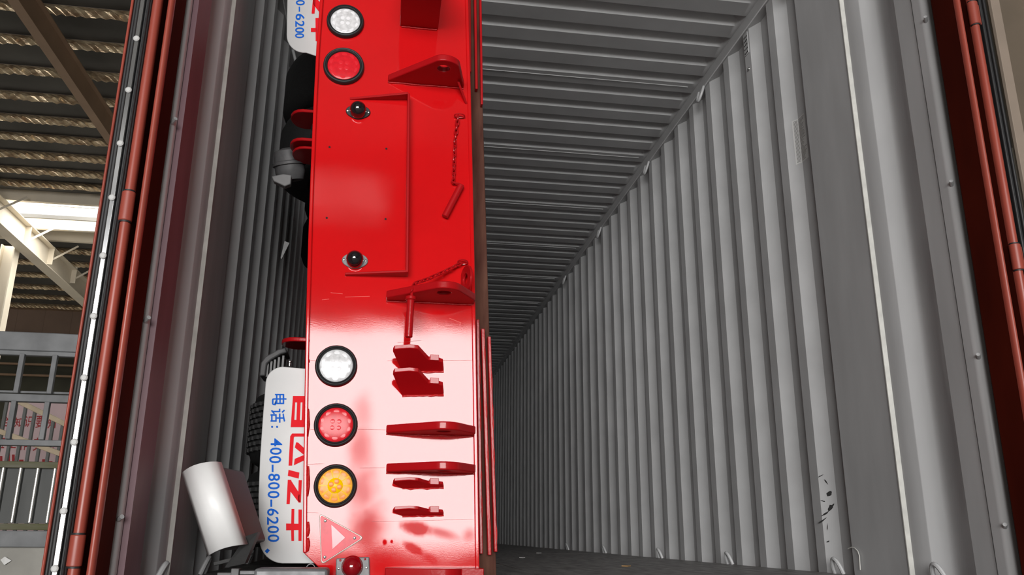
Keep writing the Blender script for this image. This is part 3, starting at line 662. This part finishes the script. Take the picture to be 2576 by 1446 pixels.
# hinge lugs: thick plates standing square off the end plate
def lug(v, d=.17, th=.024, ul=971, ur=1192, hole=True, lowl=.03, name='hinge_lug', ucen=1110, right=.05, flat=False):
    z = pp(1100, v).z; xl = pp(ul, v).x; xr = pp(ur, v).x; xc = pp(ucen, v).x; rr = .058; out = []
    out += [(xl, 0), (xl, lowl)]
    yc = d - rr
    # left tangent up to the eye
    a0 = math.radians(118 if not flat else 100)
    for i in range(11):
        a = a0 + (math.radians(28) - a0) * i / 10; out.append((xc + rr * math.cos(a), yc + rr * math.sin(a)))
    out += [(xr, right), (xr, 0)]
    n = len(out)
    if hole:
        # bridge a round hole: split into two halves at the hole
        hr = .021; hx, hy = xc, yc + .004
        ho = [(hx + hr * math.cos(math.pi * 2 * i / 20), hy + hr * math.sin(2 * math.pi * i / 20)) for i in range(20)]
        bm = bmesh.new()
        vo = [bm.verts.new((x, PY - dd, z)) for x, dd in out]; vh = [bm.verts.new((x, PY - dd, z)) for x, dd in ho]
        eo = [bm.edges.new((vo[i], vo[(i + 1) % n])) for i in range(n)]; eh = [bm.edges.new((vh[i], vh[(i + 1) % 20])) for i in range(20)]
        bmesh.ops.triangle_fill(bm, use_beauty=True, edges=eo + eh)
        bm.faces.ensure_lookup_table()
        # remove hole cover
        for f in [f for f in bm.faces if all((w in vh) for w in f.verts)]: bm.faces.remove(f)
        r = bmesh.ops.extrude_face_region(bm, geom=list(bm.faces)); vv = [e for e in r['geom'] if isinstance(e, bmesh.types.BMVert)]
        bmesh.ops.translate(bm, verts=vv, vec=(0, 0, th)); bmesh.ops.recalc_face_normals(bm, faces=bm.faces)
        me = bpy.data.meshes.new(name); bm.to_mesh(me); bm.free()
        me.polygons.foreach_set('use_smooth', [True] * len(me.polygons)); me.set_sharp_from_angle(angle=math.radians(35))
        o = bpy.data.objects.new(name, me); C.objects.link(o); me.materials.append(MATS['red_paint_part']); attach(o, tr)
        md = o.modifiers.new('soft_edge', 'BEVEL'); md.width = .004; md.segments = 3; md.limit_method = 'ANGLE'
    else:
        m = MB(); m.prism([(x, PY - dd, z) for x, dd in out], (0, 0, th)); o = m.build(name, 'red_paint_part', tr, bevel=.002)
    # weld along the root
    n = 16; w = MB(); w.tube([(xl + (xr - xl) * i / n, PY - .003, z - .002 + R.uniform(-.001, .001)) for i in range(n + 1)], [.0026 + R.uniform(-.001, .001) for _ in range(n + 1)], 6)
    attach(w.build('weld_bead', 'weld_red', None), o); return o
lug(217, lowl=.012, ul=975, ur=1166, right=.015)
lug(762, d=.175, lowl=.035)
lug(1094, d=.15); lug(1190, d=.15)
lug(1448, d=.12, hole=False, lowl=.06, ul=968, ur=1208, right=.09, flat=True, name='bottom_lug')
# ring plates of the hinge, standing by the right flange
def ring_plate(u, v, r, yd0, tilt):
    m = MB(); c = pp(u, v, yd0); n = 24; o1 = []; i1 = []
    for k in range(n):
        a = 2 * math.pi * k / n
        o1.append(Vector((0, r * math.cos(a), r * 1.0 * math.sin(a)))); i1.append(Vector((0, r * .42 * math.cos(a), r * .42 * math.sin(a))))
    rot = Matrix.Rotation(tilt, 3, 'Z'); th = rot @ Vector((.008, 0, 0)); vs = []; fs = []
    for L_ in (o1, i1):
        for s in (0, 1): vs += [c + rot @ p + th * s for p in L_]
    for k in range(n):
        j = (k + 1) % n
        fs += [(k, j, n + j, n + k), (2 * n + j, 2 * n + k, 3 * n + k, 3 * n + j), (k, 2 * n + k, 2 * n + j, j), (n + j, 3 * n + j, 3 * n + k, n + k)]
    m.add(vs, fs); m.build('ring_plate', 'red_paint_part', tr, bevel=.0015)
ring_plate(1170, 702, .046, .035, .30)
m = MB(); q = [pp(1152, 214), pp(1170, 262), pp(1170, 258, .004), pp(1150, 205, .055)]; m.prism(q, (.008, 0, 0)); m.build('gusset', 'red_paint_part', tr, bevel=.0015)
# box bracket at the top
z = pp(1050, 70).z; xa = pp(1010, 66).x; xb = pp(1099, 75).x
m = MB(); m.box(xa - .006, xb + .004, PY - .34, PY, z, z + .012); bo = m.build('ramp_bracket', 'red_paint_part', tr, bevel=.002)
for xx in (xa - .006, xb - .004):
    m = MB(); m.prism([(xx, PY, z + .012), (xx, PY - .34, z + .012), (xx, PY - .34, z + .06), (xx, PY, z + .22)], (.008, 0, 0)); attach(m.build('side_cheek', 'red_paint_part', None, bevel=.0015), bo)
m = MB(); n = 14; m.tube([(xa + (xb - xa) * i / n, PY - .003, z - .003 + R.uniform(-.001, .001)) for i in range(n + 1)], .0026, 6); attach(m.build('weld_bead', 'weld_red', None), bo)
# hook brackets (plates tilting up outwards), two above and two below
def hook(vroot, vout, d, tip, th=.012, flat=0):
    Yo = PY - d
    r0 = pp(1012, vroot); r1 = pp(1116, vroot - 2)
    def o(u, v, dd): return atY(u, v, PY - dd)
    pts = [r0, r1, o(1114, vroot - (vroot - vout) * (.42 if not flat else .5), d * .42), o(1098, vroot - (vroot - vout) * (.50 if not flat else .6), d * .5), o(1078, vroot - (vroot - vout) * (.52 if not flat else .6), d * .52), o(1052, vout + 1, d), o(1030, vout - 1, d * 1.03), o(992, vout + 2, d * .97), o(988, vout + 8, d * .9)]
    m = MB(); m.prism(pts, (0, 0, th)); ob = m.build('hook_bracket', 'red_paint_part', tr, bevel=.0015)
    f = MB(); a = o(1082, vroot - (vroot - vout) * .52, d * .54); b = o(1104, vroot - (vroot - vout) * .50, d * .54); f.prism([a, b, b + Vector((0, .03, .0)), a + Vector((0, .03, 0))], (0, 0, .018)); attach(f.build('hook_tab', 'red_paint_part', None, bevel=.001), ob)
    n = 10; w = MB(); w.tube([r0.lerp(r1, i / n) + Vector((0, -.003, R.uniform(-.0015, .001))) for i in range(n + 1)], [.0032 + R.uniform(-.001, .001) for _ in range(n + 1)], 6); attach(w.build('weld_bead', 'weld_red', None), ob)
hook(937, 876, .10, 0); hook(996, 934, .10, 0); hook(1229, 1208, .085, 0, th=.009, flat=1); hook(1298, 1280, .085, 0, th=.009, flat=1)

# chained locking pins
def link_mesh(L_, w_, r):
    m = MB(); path = []
    for i in range(20):
        a = 2 * math.pi * i / 20; x = w_ * math.cos(a); y = w_ * math.sin(a) + math.copysign(L_, math.sin(a)) * (1 if abs(math.sin(a)) > 1e-6 else 0); path.append((x, 0, y))
    m.tube(path, r, 6, closed=True); return m.mesh('link')
LM = link_mesh(.0058, .0052, .0023); LM.materials.append(MATS['red_paint_part'])
def chain(parent, pts, per=.0165):
    P = [Vector(p) for p in pts]; tot = sum((P[i + 1] - P[i]).length for i in range(len(P) - 1)); n = max(2, int(tot / per))
    def along(s):
        for i in range(len(P) - 1):
            l = (P[i + 1] - P[i]).length
            if s <= l or i == len(P) - 2: return P[i].lerp(P[i + 1], min(1, s / l)), (P[i + 1] - P[i]).normalized()
            s -= l
    for k in range(n + 1):
        c, t = along(tot * k / n); ob = bpy.data.objects.new('link', LM); C.objects.link(ob)
        qz = t.to_track_quat('Z', 'Y').to_matrix().to_4x4()
        ob.matrix_basis = Matrix.Translation(c) @ qz @ Matrix.Rotation(math.radians(45 if k % 2 else -45), 4, 'Z'); attach(ob, parent)
p1 = empty('locking_pin', pp(1155, 300, .02)); tag(p1, 'red locking pin hanging slanted on a vertical chain beside the number plate guard', 'pin', 'chained locking pins on the trailer end')
m = MB(); c = pp(1156, 291, .012); m.tube([c + Vector((.016 * math.cos(a) * 1.1, -.007 * math.sin(a), .004 * math.sin(a))) for a in [2 * math.pi * i / 16 for i in range(16)]], .0026, 6, closed=True); m.build('eye', 'red_paint_part', p1)
chain(p1, [pp(1152, 296, .014), pp(1145, 350, .008), pp(1143, 400, .008), pp(1141, 455, .010)])
m = MB(); m.tube([pp(1139, 449, .012), pp(1136, 456, .014), pp(1143, 460, .016), pp(1156, 462, .016), pp(1165, 466, .016), pp(1164, 474, .016)], .0028, 8); m.build('wire_hook', 'red_paint_part', p1)
m = MB(); m.tube([pp(1160, 466, .016), pp(1119, 545, .016)], .0115, 18); m.build('pin', 'red_paint_part', p1, bevel=.002)
p2 = empty('locking_pin', pp(1165, 660, .02)); tag(p2, 'red locking pin hanging straight down over the middle hinge lug', 'pin', 'chained locking pins on the trailer end')
m = MB(); c = pp(1164, 659, .012); m.tube([c + Vector((.016 * math.cos(a), -.007 * math.sin(a), .006 * math.sin(a))) for a in [2 * math.pi * i / 16 for i in range(16)]], .0026, 6, closed=True); m.build('eye', 'red_paint_part', p2)
pe = pp(1033, 752, .105)
chain(p2, [pp(1156, 664, .015), pp(1120, 682, .03), pp(1075, 702, .06), pp(1045, 712, .09), pp(1037, 728, .105)])
m = MB(); m.tube([atY(1037, 727, PY - .105), atY(1035, 748, PY - .105)], .0045, 8); m.build('pin_neck', 'red_paint_part', p2)
m = MB(); q0 = atY(1034, 746, PY - .105); q1 = atY(1028, 848, PY - .105); m.tube([q0, q0.lerp(q1, .08), q0.lerp(q1, .09), q1], [.0165, .0165, .0115, .0115], 20); m.build('pin', 'red_paint_part', p2, bevel=.0015)

# white mudguards with printed lettering
MY = 2.685
def mp(u, v, dy=0): return atY(u, v, MY) + Vector((0, dy, 0))
def mudguard(outline):
    m = MB(); m.prism([mp(u, v) for u, v in outline], (0, .006, 0)); return m.build('mudguard', 'mudguard_white', tr, bevel=.002)
def arc(cx_, cy_, rx, ry, a0, a1, n=8): return [(cx_ + rx * math.cos(math.radians(a0 + (a1 - a0) * i / n)), cy_ + ry * math.sin(math.radians(a0 + (a1 - a0) * i / n))) for i in range(n + 1)]
low = [(830, 933), (770, 927)] + arc(712, 965, 44, 43, 270, 185) + [(661, 1050), (654, 1150), (650, 1250), (651, 1330)] + arc(712, 1355, 60, 62, 175, 92) + [(770, 1417), (830, 1417)]
mg = mudguard(low)
def poly_print(shapes, sx, sy, sc, parent, m, name):
    for s in shapes:
        p = MB(); p.add([mp(sx + x * sc, sy + y * sc, -.0012) for x, y in s], [tuple(range(len(s)))]); attach(p.build(name, m, None, smooth=0), parent)
LOGO = [[(318, 52), (470, 52), (470, 105), (337, 105), (330, 250), (470, 254), (470, 310), (300, 310), (318, 60)],
        [(353, 105), (382, 105), (376, 252), (347, 251)], [(397, 105), (470, 105), (470, 254), (390, 253)],
        [(312, 362), (470, 362), (470, 388), (332, 388), (326, 395), (312, 628), (282, 628), (296, 385)],
        [(345, 435), (362, 437), (430, 500), (430, 548), (420, 548), (334, 478)], [(420, 535), (430, 575), (326, 625), (333, 572)],
        [(282, 662), (372, 685), (366, 735), (276, 712)],
        [(276, 745), (305, 745), (292, 945), (265, 945)], [(300, 745), (380, 870), (378, 930), (368, 935), (293, 835)], [(366, 748), (392, 748), (384, 935), (360, 920)],
        [(307, 985), (330, 985), (328, 1108), (304, 1108)], [(303, 1160), (327, 1160), (328, 1250), (306, 1250)], [(364, 990), (392, 990), (389, 1250), (364, 1250)], [(262, 1106), (364, 1108), (364, 1160), (262, 1162)]]
poly_print(LOGO, 640, 980, .3043, mg, 'red_print', 'logo_stroke')
def digits(chars, parent):
    for ch, x0, x1, y0, y1 in chars:      # glyph right = down, glyph up = right
        p = MB(); fit_glyph(p, ch, lambda s, t: mp(x0 + (x1 - x0) * t, y0 + (y1 - y0) * s, -.0012), .012)
        attach(p.build('printed_character', 'blue_print', None, smooth=0), parent)
Z = lambda x0, x1, y0, y1: (640 + x0 * .3043, 640 + x1 * .3043, 980 + y0 * .3043, 980 + y1 * .3043)
digits([('电', *Z(145, 265, 35, 130)), ('话', *Z(133, 255, 158, 272)), (':', *Z(138, 196, 298, 316)), ('4', *Z(135, 230, 403, 468)), ('0', *Z(128, 226, 478, 538)), ('0', *Z(122, 222, 548, 608)), ('-', *Z(143, 158, 620, 680)), ('8', *Z(114, 212, 693, 754)), ('0', *Z(112, 210, 764, 824)), ('0', *Z(109, 208, 836, 897)), ('-', *Z(132, 147, 908, 968)), ('6', *Z(105, 203, 982, 1042)), ('2', *Z(105, 200, 1050, 1115)), ('0', *Z(108, 204, 1124, 1186)), ('0', *Z(110, 206, 1196, 1258))], mg)
st = MB(); st.add([mp(666, 1386, -.0012), mp(672, 1392, -.0012), mp(679, 1384, -.0012), mp(673, 1379, -.0012)], [(0, 1, 2, 3)]); attach(st.build('blue_mark', 'blue_print', None, smooth=0), mg)
upp = [(845, 150), (797, 141), (770, 132)] + arc(765, 88, 44, 44, 95, 182) + [(722, 30), (724, -60), (727, -150), (845, -150)]
mg2 = mudguard(upp)
Q = lambda x0, x1, y0, y1: (700 + x0 * .2767, 700 + x1 * .2767, y0 * .2767, y1 * .2767)
digits([('0', *Q(162, 242, -62, -12)), ('0', *Q(160, 242, 0, 50)), ('-', *Q(186, 198, 62, 106)), ('6', *Q(157, 240, 126, 184)), ('2', *Q(155, 238, 190, 244)), ('0', *Q(153, 236, 250, 300)), ('0', *Q(152, 236, 303, 347))], mg2)
poly_print([[(318, -40), (345, -40), (330, 125), (303, 125)], [(320, -40), (420, 60), (420, 128), (372, 110), (318, 40)], [(297, 256), (352, 256), (352, 292), (297, 292)], [(338, 165), (420, 165), (420, 200), (380, 200), (380, 345), (420, 350), (420, 378), (340, 375)]], 700, 0, .2767, mg2, 'red_print', 'logo_stroke')

# chassis behind: beams, axle, tyres, brackets
for x in (-.12, .16):
    m = MB(); ibeam(m, (x, 2.72, 1.55), (x, 8.5, 1.55), .12, .26, .012); m.build('chassis_beam', 'red_paint_part', tr)
    m = MB(); ibeam(m, (x, 2.72, .62), (x, 8.5, .62), .12, .26, .012); m.build('chassis_beam', 'red_paint_part', tr)
for y in (3.2, 4.4, 5.6, 6.8): m = MB(); m.box(-.05, .22, y, y + .06, .06, 2.15); m.build('cross_member', 'red_paint_part', tr)
def tyre(cx_, cy_, z0, z1, r, tm='tread'):
    zc = (z0 + z1) / 2; h = (z1 - z0) / 2; m = MB()
    m.lathe((cx_, cy_, zc), (0, 0, 1), [(r * .55, -h * .7), (r * .62, -h * .95), (r * .86, -h), (r * .96, -h * .86), (r, -h * .6), (r, h * .6), (r * .96, h * .86), (r * .86, h), (r * .62, h * .95), (r * .55, h * .7)], 64)
    o = m.build('tyre', 'tyre', tr, smooth=40)
    t = MB(); n = 46; rows = 9 if tm == 'tread' else 0
    for i in range(n):
        a = 2 * math.pi * i / n
        if math.sin(a) > .35: continue
        for j in range(rows):
            z = zc - h * .66 + 1.32 * h * (j + .5) / rows; aa = a + (.5 * 2 * math.pi / n if j % 2 else 0)
            d = Vector((math.cos(aa), math.sin(aa), 0)); p = Vector((cx_, cy_, z)) + d * (r - .002)
            t.beam(p, p + d * .011, r * 2 * math.pi / n * .6, 1.32 * h / rows * .66)
    if rows: q = t.build('tread_blocks', tm, None, smooth=0); attach(q, o); q['kind'] = 'stuff'
    w = MB(); w.lathe((cx_, cy_, zc), (0, 0, 1), [(.02, -h * .3), (r * .4, -h * .3), (r * .55, -h * .75), (r * .57, -h * .75), (r * .57, h * .75), (r * .55, h * .75), (r * .4, h * .2), (.02, h * .2)], 40); attach(w.build('wheel_rim', 'axle_grey', None), o)
for y in (3.42, 4.55):
    tyre(-.17, y, .08, .36, .345); tyre(-.17, y, .37, .655, .345)
    tyre(-.17, y, 1.56, 1.83, .335, 'tyre'); tyre(-.17, y, 1.84, 2.11, .335, 'tyre')
    m = MB(); m.cyl((-.17, y, .6), (-.17, y, 1.6), .07, 24); m.build('axle', 'black_steel', tr)
# red spring-seat plates and black bellows seen left of the end plate
def blade(v, Y, u0, th, name='spring_plate', m_='red_paint_part'):
    z = atY(750, v, Y).z; xl = atY(u0, v, Y).x; m = MB(); pts = []
    for i in range(9):
        a = math.radians(90 + 180 * i / 8); pts.append((xl + .05 + .05 * math.cos(a), Y + .07 * math.sin(a) + .07, z))
    pts += [(-.08, Y, z), (-.08, Y + .14, z)]
    pts = pts[:9] + [(-.08, Y, z), (-.08, Y + .14, z)]
    m.prism(pts, (0, 0, th)); m.build(name, m_, tr, bevel=.003)
blade(280, 2.80, 726, .012); blade(352, 2.80, 724, .012); blade(372, 2.82, 730, .01); blade(858, 2.80, 702, .014)
za = atY(760, 345, 2.84).z; zb = atY(760, 285, 2.84).z
m = MB(); m.lathe((-.27, 2.90, za), (0, 0, 1), [(.03, 0), (.05, .01), (.055, (zb - za) * .35), (.043, (zb - za) * .5), (.055, (zb - za) * .7), (.045, zb - za)], 24); m.build('air_bellows', 'tyre', tr)
# brake chamber, bracket
c = atY(712, 405, 2.95)
m = MB(); m.lathe((c.x + .02, 2.98, c.z), (-.2, -.3, 1), [(.01, -.062), (.045, -.06), (.055, -.03), (.055, -.006), (.062, -.004), (.062, .006), (.055, .01), (.05, .05), (.02, .062)], 24); m.build('brake_chamber', 'axle_grey', tr)
m = MB(); q = [atY(683, 443, 2.9), atY(712, 437, 2.9), atY(733, 440, 2.9), atY(731, 462, 2.9), atY(716, 468, 2.9), atY(688, 455, 2.9)]; m.prism(q, (0, .03, 0)); m.build('axle_bracket', 'bracket_grey', tr, bevel=.003)
m = MB(); q = [atY(716, 606, 3.2), atY(728, 611, 3.2), atY(708, 652, 3.2), atY(706, 648, 3.2)]; m.prism(q, (0, .01, 0)); m.build('data_tag', 'bracket_grey', tr)
# ribbed brake drum shroud above the mudguard
m = MB(); YD = 2.96
out = [(652, 945), (656, 912), (668, 896), (700, 878), (718, 874), (722, 886), (706, 890), (682, 904), (671, 914), (667, 945)]
m.prism([atY(u, v, YD) for u, v in out], (0, .12, 0)); sh = m.build('brake_shroud', 'axle_grey', tr, bevel=.004)
for u, v in ((674, 912), (683, 908), (692, 904), (702, 898), (713, 894)):
    q = MB(); a = atY(u - 2.6, v, YD + .02); b_ = atY(u + 2.6, v, YD + .02); q.box(a.x, b_.x, YD + .02, YD + .09, atY(u, 945, YD).z, a.z); attach(q.build('cooling_fin', 'bracket_grey', None), sh)
q = MB(); p = atY(729, 913, 2.75); q.lathe(p, (0, 0, 1), [(.004, -.01), (.004, 0), (.006, .002), (.006, .006), (.001, .008)], 12); q.build('grease_nipple', 'screw_steel', tr)

# ================================================================ things on the container floor
WB = 2.34
wbx = empty('white_cover_box', atY(540, 1395, WB)); tag(wbx, 'white rounded plastic cover on a dark box leaning at the left wall', 'box')
A, B_, C_, D_ = [atY(u, v, WB) for u, v in ((456, 1186), (547, 1162), (613, 1368), (522, 1397))]
m = MB(); n = 10; vs = []
wv = (B_ - A); lv = (D_ - A)
for s in range(n + 1):
    t = s / n; bulge = .045 * (1 - (2 * t - 1) ** 2) if t < .5 else .045 * (1 - (2 * t - 1) ** 4)
    base = A + wv * t; vs += [base + Vector((0, .03 - bulge, .006 * math.sin(math.pi * t))), base + lv + Vector((0, .03 - bulge, .006 * math.sin(math.pi * t)))]
fs = [(2 * i, 2 * i + 1, 2 * i + 3, 2 * i + 2) for i in range(n)]
m.add(vs, fs); ob = m.build('cover', 'white_plastic', wbx, smooth=70)
sd = ob.modifiers.new('thickness', 'SOLIDIFY'); sd.thickness = .006; sd.offset = -1
m = MB(); q = [A + wv * .12 + lv * .04, B_ + lv * .04, C_ - lv * .03, D_ + wv * .12 - lv * .03]; m.prism([p + Vector((0, .03, 0)) for p in q], (.035, .17, 0)); m.build('body', 'dark_box', wbx, bevel=.006)
m = MB(); q = [C_ + Vector((.0, .03, .02)), C_ + Vector((.03, .03, .03)), C_ + Vector((.0, .05, -.05)), C_ + Vector((-.05, .05, -.06))]; m.prism(q, (0, .05, 0)); m.build('bracket', 'black_steel', wbx)
m = MB(); m.beam(atZ(635, 1395, .06), atZ(540, 1418, .03), .02, .012); rod = tag(m.build('flat_bar', 'bracket_grey', bevel=.002), 'grey flat steel bar lying under the white cover box', 'bar')
# ratchet strap buckle
rb = empty('strap_buckle', atZ(620, 1428, .004)); tag(rb, 'small grey strap buckle lying on the container floor', 'buckle')
p = atY(585, 1424, 2.62); 
m = MB(); m.box(p.x, p.x + .022, 2.60, 2.65, .012, .032); m.build('frame', 'bracket_grey', rb, bevel=.002)
m = MB(); m.box(p.x + .022, p.x + .09, 2.61, 2.64, .014, .026); m.build('strap', 'pale_steel', rb, bevel=.002)
m = MB(); m.box(p.x - .04, p.x, 2.615, 2.635, .010, .02); m.build('handle', 'bracket_grey', rb, bevel=.002)
# steel channel on the floor
p0 = atY(645, 1428, 2.46)
m = MB(); m.box(p0.x, -.13, 2.42, 2.52, 0, p0.z); tag(m.build('steel_channel', 'pale_steel', bevel=.008), 'dull steel channel lying on the floor below the white mudguard', 'channel')
# wire loop
m = MB(); c = atY(781, 1433, 2.56); m.tube([c + Vector((.013 * math.cos(a), .004 * math.sin(a), .016 * math.sin(a))) for a in [math.radians(t) for t in range(20, 290, 18)]], .0016, 6); tag(m.build('wire_loop', 'pale_steel'), 'thin pale wire loop beside the cut trailer corner', 'wire')
# details on the right wall
def xw(d): return XR + d
# sticker over slope and recess
ys = [3.082, 3.020, 2.955]
k0 = 3.60 - 2 * PITCH
zc0 = atX(2030, 265, XR + .015).z; zc1 = atX(2040, 380, XR + .015).z
def wprof(y):  # depth of the corrugation at y for the sheet nearest the door
    y1 = k0
    if y >= y1: return 0
    if y >= y1 - .0625: return DEP * (y1 - y) / .0625
    return DEP
sv = []; yy = [k0 - .035, k0 - .0625, k0 - .118]
for y in yy: sv += [(XR + wprof(y) - .0012, y, zc1), (XR + wprof(y) - .0012, y, zc0)]
m = MB(); m.add(sv, [(0, 1, 3, 2), (2, 3, 5, 4)]); stk = m.build('notice_sticker', 'sticker', bpy.data.objects['wall_right'], smooth=0)
pm = MB(); nrow = 34
for r in range(nrow):
    z = zc1 + (zc0 - zc1) * (r + 1.5) / (nrow + 2); hgt = .0008
    for (ya_, yb_) in ((k0 - .042, k0 - .060), (k0 - .066, k0 - .066 - .018 - R.random() * .03)):
        pm.add([(XR + wprof(ya_) - .0020, ya_, z - hgt), (XR + wprof(yb_) - .0020, yb_, z - hgt), (XR + wprof(yb_) - .0020, yb_, z + hgt), (XR + wprof(ya_) - .0020, ya_, z + hgt)], [(0, 1, 2, 3)])
attach(pm.build('fine_print', 'print_black', None, smooth=0), stk)
# vent cover with holes
k1 = 3.60 - 1 * PITCH; vz0 = atX(1888, 122, XR).z; vz1 = atX(1884, 84, XR).z
m = MB(); m.box(XR - .004, XR, k1 + .012, k1 + .06, vz0 - .01, vz1 + .02); ven = m.build('vent_cover', 'container_grey', bpy.data.objects['wall_right'], bevel=.002)
for r in range(5):
    for cc in range(3):
        q = MB(); q.lathe((XR - .0042, k1 + .022 + cc * .013, vz0 + (vz1 - vz0) * r / 4), (-1, 0, 0), [(.0045, 0), (.0045, .0006)], 10, cap1=True); attach(q.build('vent_hole', 'hole_black', None), ven)
q = MB(); q.lathe((XR - .0, k1 + .03, atX(1893, 163, XR).z), (-1, 0, 0), [(.008, 0), (.007, .006), (.001, .009)], 12); q.build('bolt_head', 'screw_steel', bpy.data.objects['wall_right'])
# black scuffs on the last slope
def scuff(u, v, w_, h_, ang):
    m = MB(); n = 14; pts = []
    for i in range(n):
        a = 2 * math.pi * i / n; rr = R.uniform(.55, 1.1); dx_ = w_ * math.cos(a) * rr; dy_ = h_ * math.sin(a) * rr
        uu = u + dx_ * math.cos(ang) - dy_ * math.sin(ang); vv = v + dx_ * math.sin(ang) + dy_ * math.cos(ang)
        # intersect with slope plane: x = XR + DEP*(k0-y)/.0625 - .0006
        d = ray(uu, vv); s_ = DEP / .0625; t = (XR - .0006 + s_ * k0 - CAM.x - s_ * CAM.y) / (d.x + s_ * d.y)
        p = CAM + d * t; pts.append(p)
    m.add(pts, [tuple(range(n))]); m.build('scuff_mark', 'scuff', bpy.data.objects['wall_right'], smooth=0)
for a in ((2087, 1241, 10, 6, -.6), (2090, 1276, 14, 6, -.9), (2076, 1292, 12, 3, -.6), (2068, 1310, 14, 2.2, -.6), (2078, 1212, 9, 2, .9), (2070, 1260, 8, 1.5, .2), (2081, 1325, 1.2, 12, .05), (2064, 1197, 9, 1.5, -.5), (2083, 1362, 5, 2, -.4)): scuff(*a)
# thread of peeled sealant by the floor
m = MB(); m.tube([atX(u, v, XR - .006) for u, v in ((2133, 1380), (2142, 1376), (2150, 1378), (2158, 1386), (2162, 1398), (2163, 1415), (2164, 1433))], .0018, 6); m.build('sealant_thread', 'white_seam', bpy.data.objects['trim_2'])
# bits on the floor
for u, v, s_, mm, lab in ((1576, 1424, .022, 'wood_chip', 'tiny orange wood chip on the dark container floor'), (1356, 1391, .02, 'scrap_white', 'tiny pale scrap near the far trailer deck on the floor'), (1314, 1403, .018, 'scrap_white', 'tiny pale scrap beside the red deck strips on the floor')):
    p = atZ(u, v, .001); m = MB(); m.prism([(p.x - s_, p.y, .001), (p.x, p.y - .02, .001), (p.x + s_, p.y + .01, .001), (p.x + .002, p.y + .03, .001)], (0, 0, .003)); tag(m.build('debris_chip', mm), lab, 'chip')
bpy.context.view_layer.update()
